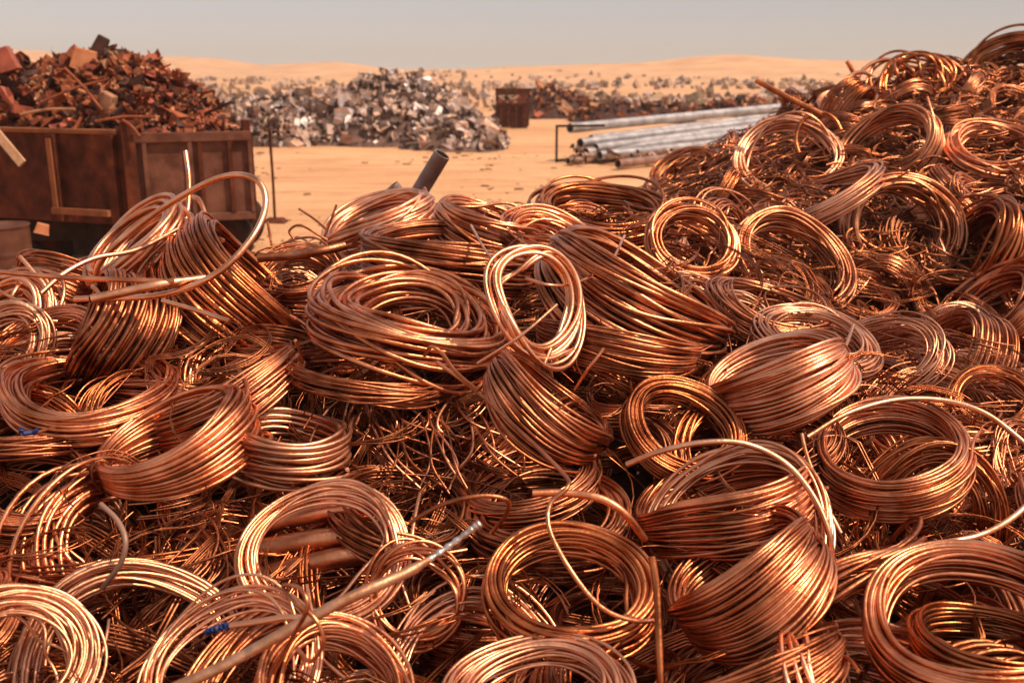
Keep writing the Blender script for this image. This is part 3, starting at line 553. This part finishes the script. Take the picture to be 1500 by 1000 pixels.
def heap(name, label, cat, prof_fn, n, size, mats_, wts, bounds):
    mb = MB(); k = 0
    while k < n:
        x = rng.uniform(bounds[0], bounds[1]); y = rng.uniform(bounds[2], bounds[3]); z = prof_fn(x, y)
        if z <= 0.02: continue
        scraps(mb, np.array([x, y, z * rng.uniform(.86, 1.03)]), size, wts); k += 1
    gx = np.linspace(bounds[0], bounds[1], 50); gy = np.linspace(bounds[2], bounds[3], 30); X, Y = np.meshgrid(gx, gy)
    Z = np.array([[max(prof_fn(x, y), -.2) * .86 - .05 for x in gx] for y in gy]); ny, nx = X.shape
    i = np.arange(ny - 1)[:, None]; j = np.arange(nx - 1)[None]
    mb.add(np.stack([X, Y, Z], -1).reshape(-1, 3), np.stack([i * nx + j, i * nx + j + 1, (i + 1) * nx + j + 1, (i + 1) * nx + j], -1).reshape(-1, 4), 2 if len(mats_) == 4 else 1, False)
    return tag(mb.build(name, mats_), label, cat, kind='stuff')
def bumps(cs):
    def f(x, y):
        z = 0
        for (cx, cy, rx, ry, hh) in cs:
            e = 1 - ((x - cx) / rx) ** 2 - ((y - cy) / ry) ** 2
            if e > 0: z = max(z, hh * e ** .75 * (1 + .25 * n2(x, y, .9, cx)))
        return z
    return f
def gx_(u, y): return (u - 750) / FPX * y * 1.0 * (math.cos(PITCH) + math.sin(PITCH) * 0.27)
heap('scrap_metal_pile', 'big pile of crumpled silvery sheet scrap in the middle distance', 'scrap pile', bumps([(gx_(580, 38), 39, 3.9, 3.2, 2.35), (gx_(672, 36), 36, 2.0, 1.8, 1.0), (gx_(520, 40), 40.5, 3.2, 3, 1.45), (gx_(430, 37), 37.5, 2.6, 1.9, .85), (gx_(640, 38), 38, 2.5, 2.2, 1.75)]), 2400, .185, ALU, [.20, .34, .28, .18], (gx_(350, 38), gx_(745, 38), 34, 43.5))
heap('scrap_metal_pile', 'long low pile of pale scrap behind the rusty dump body', 'scrap pile', bumps([(gx_(330, 47), 48, 3.8, 3.2, 1.35), (gx_(430, 52), 53, 5.5, 4, 1.3), (gx_(250, 50), 50, 4.2, 3, 1.6)]), 1500, .2, ALU, [.18, .38, .22, .22], (gx_(100, 48), gx_(540, 52), 44, 57))
heap('scrap_metal_pile', 'rusty scrap row in front of the dunes at the right', 'scrap pile', bumps([(gx_(800, 60), 60, 3.2, 2.5, 1.7), (gx_(885, 55), 55, 2.2, 1.6, 1.0), (gx_(950, 55), 55, 2.0, 1.6, .9), (gx_(1080, 62), 62, 4.0, 2, .9), (gx_(1230, 66), 66, 5, 2, 1.0)]), 1100, .22, SCR, [.28, .32, .06, .22, .12], (gx_(715, 56), gx_(1400, 64), 52, 69))
# far band of scrub and scattered scrap reading as one mass
mb = MB()
for _ in range(3200):
    y = 70 + 215 * rng.uniform(0, 1) ** 1.6; x = rng.uniform(-.55, .6) * y
    gz = 0 if y < 212 else (y - 212) / 88 * 3.2 * .9
    if n2(x, y, .035, 3.) + .15 * rng.normal() < .02: continue
    s = rng.uniform(.12, .5) * (1 + y / 260); p = np.array([x, y, s * .5 + gz * (1 if x > -.1 * y else 0)])
    mb.box(p + [0, 0, 0], (s * rng.uniform(.5, 1.3), s * .6, s * .5), rrot(), int(rng.integers(0, 3)), .6)
tag(mb.build('scrub', [SHR, ALU[1], mat('pale_scrub', (.30, .17, .09), (.42, .26, .15), (.8, .9), 0, 3)]), 'far band of dry scrub and scattered scrap below the dunes', 'scrub', kind='stuff')
# debris scattered on the yard
mb = MB()
for _ in range(1300):
    y = rng.uniform(9, 34); x = rng.uniform(-.45, .40) * y
    if n2(x, y, .28, 9.) + .2 * rng.normal() < .22: continue
    s = rng.uniform(.006, .028) * (.6 + y / 30); mb.box((x, y, s * .2 - .01), (s * rng.uniform(1, 3.2), s * rng.uniform(.5, 1.2), s * .4), rotz(rng.uniform(-.5, .5)), 0, .7)
tag(mb.build('litter', mat('litter_brown', (.14, .06, .03), (.30, .14, .065), (.8, .9), 0, 3)), 'small twigs, clods and metal chips scattered on the sand', 'litter', kind='stuff')

# ------------------------------------------------------------ rusty bins in the distance
def bin_(label, u0, u1, vt, vb, dep, ribs=5):
    g0 = G(u0, vb); g1 = G(u1, vb); y = g0[1]; wd = g1[0] - g0[0]; top = atY(u0, vt, y)[2]; hh = top
    o = empty('scrap_bin', (g0[0] + wd / 2, y + dep / 2, 0), label, 'bin'); cx, cy = g0[0] + wd / 2, y + dep / 2; T = .06
    mb = MB(); mb.box((cx, y, hh / 2), (wd / 2, T, hh / 2)); mb.build('front_wall', RUST, o, o.location)
    mb = MB(); mb.box((cx, y + dep, hh / 2), (wd / 2, T, hh / 2)); mb.build('back_wall', RUST, o, o.location)
    for s in (-1, 1):
        mb = MB(); mb.box((cx + s * (wd / 2 - T), cy, hh / 2), (T, dep / 2 - T - .003, hh / 2)); mb.build('side_wall', RUST, o, o.location)
    mb = MB()
    for k in range(ribs): mb.box((cx - wd / 2 + (k + .5) * wd / ribs, y - T - .05, hh / 2), (.05, .047, hh / 2 - .02))
    mb.build('rib', RUST, o, o.location)
    mb = MB(); mb.box((cx, y - T - .03, hh + .05), (wd / 2 + .05, .09, .05)); mb.build('rim', RUST, o, o.location)
    return o
bin_('low brown steel bin buried in the big silvery scrap pile', 525, 600, 178, 209, .9)
bin_('rusty box bin right of the silvery scrap pile', 728, 773, 154, 187, 1.3, 4)
o = empty('bin_frame', G(728, 187) + [0, 1.35, 0], 'rusty raised frame standing behind the box bin', 'frame')
b0 = np.array(o.location); mb = MB()
for dx in (0., 1.5): mb.box(b0 + [dx, .25, .85], (.05, .05, .85))
mb.build('post', RUST, o, b0)
mb = MB(); mb.box(b0 + [.75, .18, 1.62], (.85, .02, .16)); mb.build('board', RUST, o, b0)

# ------------------------------------------------------------ pipe stack on its rack
rk = G(815, 238); yk = rk[1]
o = empty('pipe_rack', rk, 'thin dark rack frame holding the left ends of the silver pipes', 'rack')
mb = MB(); top = atY(815, 186, yk)[2]; a = np.array(rk); L = .035
mb.box(a + [0, 0, top / 2], (L, L, top / 2)); mb.build('post', DARK, o, a)
mb = MB(); mb.box(a + [.7, .18, top + .02], (.75, L, L), rotz(.25)); mb.box(a + [.6, .15, .05], (.65, L, L), rotz(.25)); mb.build('crossbar', DARK, o, a)
PG = 'long metal pipes stacked in the yard'
def yp(u, v, y): return atY(u, v, y)
plist = [((835, 188, 30.5), (1200, 152, 41), .15, 'topmost'), ((866, 204, 30.8), (1195, 162, 41), .13, 'second from the top'), ((850, 210, 30.3), (1200, 168, 40.5), .15, 'third from the top'), ((872, 217, 29.8), (1200, 176, 40.0), .14, 'fourth from the top'), ((874, 205, 31.3), (1215, 160, 41.5), .10, 'rear upper'), ((858, 224, 29.6), (1205, 182, 39.0), .15, 'fifth from the top'), ((930, 208, 31.2), (1220, 170, 41.), .11, 'rear middle'), ((878, 228, 29.4), (1190, 196, 37.0), .14, 'third from the bottom')]
for k, (p, q, r, wd) in enumerate(plist):
    pipe('metal_pipe', f'{wd} silver pipe in the long stack beside the right heap', yp(*p), yp(*q), r, STEEL, group=PG)
for k, (p, q, r, wd) in enumerate([((832, 236, 28.9), (1010, 222, 33), .10, 'lowest brown'), ((850, 230, 29.3), (1060, 212, 34), .11, 'upper brown'), ((905, 240, 27.6), (1010, 228, 30), .12, 'short front brown')]):
    pipe('metal_pipe', f'{wd} rusty pipe under the silver pipe stack', yp(*p), yp(*q), r, PIPEB, group=PG)
mb = MB()
for _ in range(120):
    p = G(rng.uniform(835, 1000), rng.uniform(222, 242)); scraps(mb, p + [0, 0, rng.uniform(.02, .3)], .12, [.4, .4, .2])
tag(mb.build('scrap_litter', [PIPEB, DARK, ALU[3]]), 'broken brown scrap strewn under the pipe stack', 'scrap', kind='stuff')

# ------------------------------------------------------------ lone post
pb = G(403, 325); o = empty('metal_post', pb, 'thin dark post standing alone on the sand right of the dump body', 'post'); pt = atY(403, 190, pb[1])[2]; a = np.array(pb)
mb = MB(); mb.tube(np.array([a, a + [.01, 0, pt / 2], a + [0, 0, pt + .1]]), .026, 8); mb.build('pole', RUST, o, a)
mb = MB(); mb.box(a + [0, 0, .02], (.22, .2, .045), None, 0, .6); mb.build('base', RUST, o, a)
mb = MB()
for k in range(26): scraps(mb, a + [rng.normal() * .16, rng.normal() * .1, pt + .12 + rng.normal() * .12], .07, [1, .5])
tag(mb.build('wire_bunch', [SCR[1], SHR], o, a), kind='stuff')

# ------------------------------------------------------------ dump body with its load
dc = 12.6
def corner(u, v, y): return atY(u, v, y)
C0 = corner(188, 200, dc); zt = C0[2] + .02; zb = corner(188, 328, dc)[2]
xr = (366 - 750) / FPX * 13.05 * .965; E = np.array([corner(366, 197, 13.1)[0], 13.1, 0])
A0 = np.array([C0[0], dc, 0]); Lf = np.array([corner(-160, 187, 13.9)[0], 13.9, 0])
BK = [Lf + [.9, 2.8, 0], E + [-1.0, 3.0, 0]]
tr = empty('dump_body', (A0[0], A0[1], 0), 'rusty steel dump body heaped with scrap at the left', 'dump truck body'); to = np.array(tr.location)
def wall(mb, p, q, z0, z1, th, off=0., mat_=0):
    p = np.array(p[:2]); q = np.array(q[:2]); d = q - p; L = np.linalg.norm(d); d /= L; nrm = np.array([d[1], -d[0]])
    c_ = (p + q) / 2 + nrm * off; rot = np.array([[d[0], -d[1], 0], [d[1], d[0], 0], [0, 0, 1.]])
    mb.box((c_[0], c_[1], (z0 + z1) / 2), (L / 2, th, (z1 - z0) / 2), rot, mat_)
def lerp(p, q, t): return np.array(p) * (1 - t) + np.array(q) * t
mb = MB(); wall(mb, A0, E, zb + .1, zt - .1, .03); mb.build('tailgate', RUST_G, tr, to)
mb = MB(); wall(mb, A0, E, zt - .1, zt + .02, .05, .04); mb.build('tailgate_rail', RUST_G, tr, to, bevel=.01)
mb = MB(); wall(mb, A0, E, zb, zb + .1, .05, .03); mb.build('tailgate_rail', RUST_G, tr, to, bevel=.01)
for t in (.10, .47, .55, .80, .97):
    mb = MB(); p = lerp(A0, E, t); q = lerp(A0, E, t + (.035 if t < .9 else .03)); wall(mb, p, q, zb + .102, zt - .102, .035, .055); mb.build('stile', RUST if t > .5 and t < .9 else RUST_G, tr, to)
mb = MB(); wall(mb, lerp(A0, E, -.06), lerp(A0, E, .05), zb - .35, zt + .17, .09, .0); mb.build('corner_post', RUST, tr, to, bevel=.015)
mb = MB(); wall(mb, lerp(A0, E, .94), lerp(A0, E, 1.01), zb, zt + .16, .08, -.1); mb.build('corner_post', RUST, tr, to, bevel=.015)
zl = zt + .06
mb = MB(); wall(mb, Lf, lerp(Lf, A0, .975), zb - .02, zl - .06, .03, 0); mb.build('side_wall', RUST, tr, to)
mb = MB(); wall(mb, Lf, lerp(Lf, A0, .97), zl - .058, zl, .06, .02); mb.build('side_rail', RUST_L, tr, to, bevel=.01)
for t in (.34, .70, .93):
    mb = MB(); wall(mb, lerp(Lf, A0, t), lerp(Lf, A0, t + .03), zb, zl - .062, .05, .075); mb.build('stile', RUST, tr, to)
p1 = lerp(Lf, A0, .705)
mb = MB(); wall(mb, p1, lerp(Lf, A0, .722), zb + .18, zl - .12, .012, .14); mb.build('strip', RUST_L, tr, to)
mb = MB(); wall(mb, p1, lerp(Lf, A0, .93), zb + .10, zb + .178, .03, .16); mb.build('strip', RUST_L, tr, to)
mb = MB(); wall(mb, BK[0], BK[1], zb, zt, .03); mb.build('front_wall', RUST, tr, to)
for p_, q_ in ((Lf, BK[0]), (E, BK[1])):
    mb = MB(); wall(mb, p_, q_, zb, zt, .03); mb.build('side_wall', RUST, tr, to)
mb = MB(); cc = (A0 + E + Lf + BK[0] + BK[1]) / 5; mb.box((cc[0], cc[1] + .3, zb + .0), (1.2, 1.2, .05)); mb.build('floor', DARK, tr, to)
mb = MB(); mb.box((cc[0] + .1, cc[1] + .2, zb - .22), (1.5, 1.2, .14)); mb.box((A0[0] - .7, A0[1] + .9, zb - .3), (.5, .1, .25)); mb.build('chassis', DARK, tr, to)
def wheel(x, y, r=.42, wd=.16, yaw=0.2):
    t = np.linspace(0, 2 * math.pi, 33)[:-1]; ax = np.array([math.sin(yaw), -math.cos(yaw), 0]); e1 = np.array([math.cos(yaw), math.sin(yaw), 0]); e2 = np.array([0, 0, 1.])
    prof = [(r * .55, -wd), (r * .94, -wd), (r, -wd * .7), (r, wd * .7), (r * .94, wd), (r * .55, wd)]; c_ = np.array([x, y, r])
    V = np.vstack([c_ + a_ * (np.outer(np.cos(t), e1) + np.outer(np.sin(t), e2)) + b_ * ax for a_, b_ in prof]); F = []
    for k in range(len(prof) - 1):
        for j_ in range(32): F.append([k * 32 + j_, k * 32 + (j_ + 1) % 32, (k + 1) * 32 + (j_ + 1) % 32, (k + 1) * 32 + j_])
    wh = MB().add(V, F).build('wheel', DARK, tr, to)
    m2 = MB(); m2.tube(np.array([c_ - ax * wd * .5, c_ + ax * wd * .6]), r * .56, 24); m2.tube(np.array([c_ - ax * wd * .5, c_ + ax * wd * 1.1]), r * .18, 12); rim = m2.build('rim', RUST, wh, to); rim.location = (0, 0, 0)
wheel(A0[0] + .85, A0[1] + .75); wheel(A0[0] - .55, A0[1] + .9); wheel(A0[0] - 1.7, A0[1] + 1.3); wheel(A0[0] + .6, A0[1] + 2.4)
# load
ctrl = [(-200, 95), (0, 80), (60, 100), (100, 88), (150, 82), (190, 86), (230, 92), (270, 120), (300, 150), (330, 182), (345, 200)]
def load(x, y):
    u, v, d = proj((x, y, 2.)); vt = np.interp(u, [q[0] for q in ctrl], [q[1] for q in ctrl]); ztop = CH + (atY(u, vt, 14.3)[2] - CH)
    f = min(1, max(0, (y - (A0[1] + (abs(x - A0[0]) * .22)) - .05) / 1.5)); bk = min(1, max(0, (17.0 - y) / 1.6))
    return zt - .15 + (ztop - zt + .15) * math.sin(f * math.pi / 2) * bk ** .5 if f > 0 and u < 340 else 0
def fy(x): return np.where(x > A0[0], A0[1] + (x - A0[0]) / (E[0] - A0[0]) * (E[1] - A0[1]), A0[1] + (x - A0[0]) / (Lf[0] - A0[0]) * (Lf[1] - A0[1]))
mb = MB(); k = 0
while k < 3600:
    x = rng.uniform(-7.2, E[0] + .3); y = rng.uniform(12.6, 16.8); z = load(x, y)
    if z <= 0 or x < (Lf[0] - .4) or x > E[0] - (y - 13.1) / 3 - .12 or y < fy(x) + .12: continue
    scraps(mb, np.array([x, y, z + rng.uniform(-.16, .02)]), .09, [.36, .24, .14, .10, .16]); k += 1
gx2 = np.linspace(Lf[0] - .2, E[0], 40); gy2 = np.linspace(12.7, 16.4, 30); X, Y = np.meshgrid(gx2, gy2); Z = np.array([[max(load(x, y), zt - .4) - .12 for x in gx2] for y in gy2]); ny, nx = X.shape
i = np.arange(ny - 1)[:, None]; j = np.arange(nx - 1)[None]
keepx = (Y.ravel() < 0)
Y = np.maximum(Y, fy(X) + .12); X = np.minimum(X, E[0] - (Y - 13.1) / 3 - .12)
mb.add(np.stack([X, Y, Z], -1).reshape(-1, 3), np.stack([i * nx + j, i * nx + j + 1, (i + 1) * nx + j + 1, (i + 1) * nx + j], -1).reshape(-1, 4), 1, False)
tag(mb.build('scrap_load', SCR), 'heaped load of rusty scrap filling the dump body', 'scrap load', kind='stuff')
def piece(name, label, u, v, y, half, m, yaw, tilt, cat):
    c_ = atY(u, v, y); q = rotz(yaw) @ np.array([[math.cos(tilt), 0, math.sin(tilt)], [0, 1, 0], [-math.sin(tilt), 0, math.cos(tilt)]])
    mb = MB(); mb.box(c_, half, q, 0, .8); mb.box(c_ + q @ np.array([0, 0, -half[2] * .9]), (half[0] * 1.05, half[1] * 1.04, half[2] * .12), q)
    return tag(mb.build(name, m, None, c_, bevel=.015), label, cat)
piece('metal_block', 'orange dented metal block on top of the scrap load', 124, 89, 14.0, (.17, .12, .15), SCR[2], .3, .25, 'metal block')
piece('metal_block', 'dark upturned channel piece standing on the very top of the load', 147, 68, 14.2, (.10, .05, .14), SCR[1], .2, .5, 'metal block')
piece('metal_block', 'small tan block halfway down the scrap load', 157, 150, 13.2, (.12, .08, .12), SCR[3], -.3, .4, 'metal block')
piece('metal_block', 'rusty red lump at the left top of the load', 8, 88, 14., (.14, .1, .16), SCR[4], .2, -.3, 'metal block')
for k, (p, q, l) in enumerate([((95, 100, 12.9), (150, 162, 12.7), 'thin bar slanting down across the front of the load'), ((60, 150, 12.8), (160, 116, 13.1), 'thin bar rising to the right across the load'), ((140, 178, 12.55), (228, 172, 12.6), 'long thin bar lying along the tailgate edge of the load'), ((180, 176, 12.5), (205, 200, 12.45), 'short bar hanging over the tailgate edge'), ((30, 168, 12.9), (110, 160, 12.8), 'curved tan bar near the side rail')]):
    mb = MB(); a_, b_ = atY(*p), atY(*q); mb.tube(smooth_path([a_, (a_ + b_) / 2 + [0, 0, .03], b_], 5), .018, 6)
    tag(mb.build('metal_bar', SCR[3] if k > 3 else SCR[0], None, a_), l, 'metal bar')
# plank leaning on the side
a_, b_ = atY(-30, 165, 12.9), atY(33, 240, 12.75); mb = MB(); d = b_ - a_; L = np.linalg.norm(d); d /= L; n_ = np.array([.0, -1, 0.]); n_ -= d * (n_ @ d); n_ /= np.linalg.norm(n_)
mb.box((a_ + b_) / 2, (L / 2, .055, .02), np.stack([d, np.cross(n_, d), n_], 1)); tag(mb.build('plank', mat('sunbleached_wood', (.42, .22, .11), (.55, .32, .17), (.7, .9), 0, 8, .4), None, (a_ + b_) / 2), 'pale wooden plank slanting down the side of the dump body', 'plank')
# drum
yd = 11.2; dx = atY(4, 360, yd)[0]; zt_ = atY(4, 329, yd)[2]; rr_ = .30; t = np.linspace(0, 2 * math.pi, 49)[:-1]
prof = [(.0, .02), (rr_ * .97, .0), (rr_, .02)]
for f in np.linspace(.03, .97, 40):
    g = .012 * (math.exp(-((f - .35) / .018) ** 2) + math.exp(-((f - .66) / .018) ** 2)); prof.append((rr_ + g, zt_ * f))
prof += [(rr_ + .012, zt_ - .015), (rr_ + .012, zt_), (rr_ - .01, zt_ + .002), (rr_ - .018, zt_ - .02), (0.001, zt_ - .022)]
V = np.vstack([np.stack([a_ * np.cos(t), a_ * np.sin(t), np.full(48, z_)], -1) for a_, z_ in prof]); F = [[k * 48 + j_, k * 48 + (j_ + 1) % 48, (k + 1) * 48 + (j_ + 1) % 48, (k + 1) * 48 + j_] for k in range(len(prof) - 1) for j_ in range(48)]
mb = MB(); mb.add(V + np.array([dx, yd, 0]), F); tag(mb.build('oil_drum', mat('drum_paint', (.06, .020, .010), (.12, .044, .024), (.5, .75), .1, 4, .2, c3=(.12, .035, .014)), None, (dx, yd, 0)), 'brown ribbed steel drum standing in front of the dump body', 'drum')
piece('metal_block', 'tan rag-like lump beside the drum under the dump body', 62, 335, 11.6, (.08, .06, .06), SCR[2], .4, .3, 'metal block')

# ------------------------------------------------------------ haze
mb = MB(); mb.box((0, 400, 9), (1100, 480, 11.5)); hz = mb.build('haze', []); tag(hz, 'thin dust haze over the desert', 'haze', kind='stuff')
hm = bpy.data.materials.new('dust_haze'); hm.use_nodes = True; n = hm.node_tree; n.nodes.clear(); o_ = n.nodes.new('ShaderNodeOutputMaterial'); pv = n.nodes.new('ShaderNodeVolumePrincipled')
pv.inputs['Density'].default_value = .0007; pv.inputs['Color'].default_value = (.95, .80, .64, 1); pv.inputs['Anisotropy'].default_value = .2; n.links.new(pv.outputs[0], o_.inputs['Volume']); hz.data.materials.append(hm)
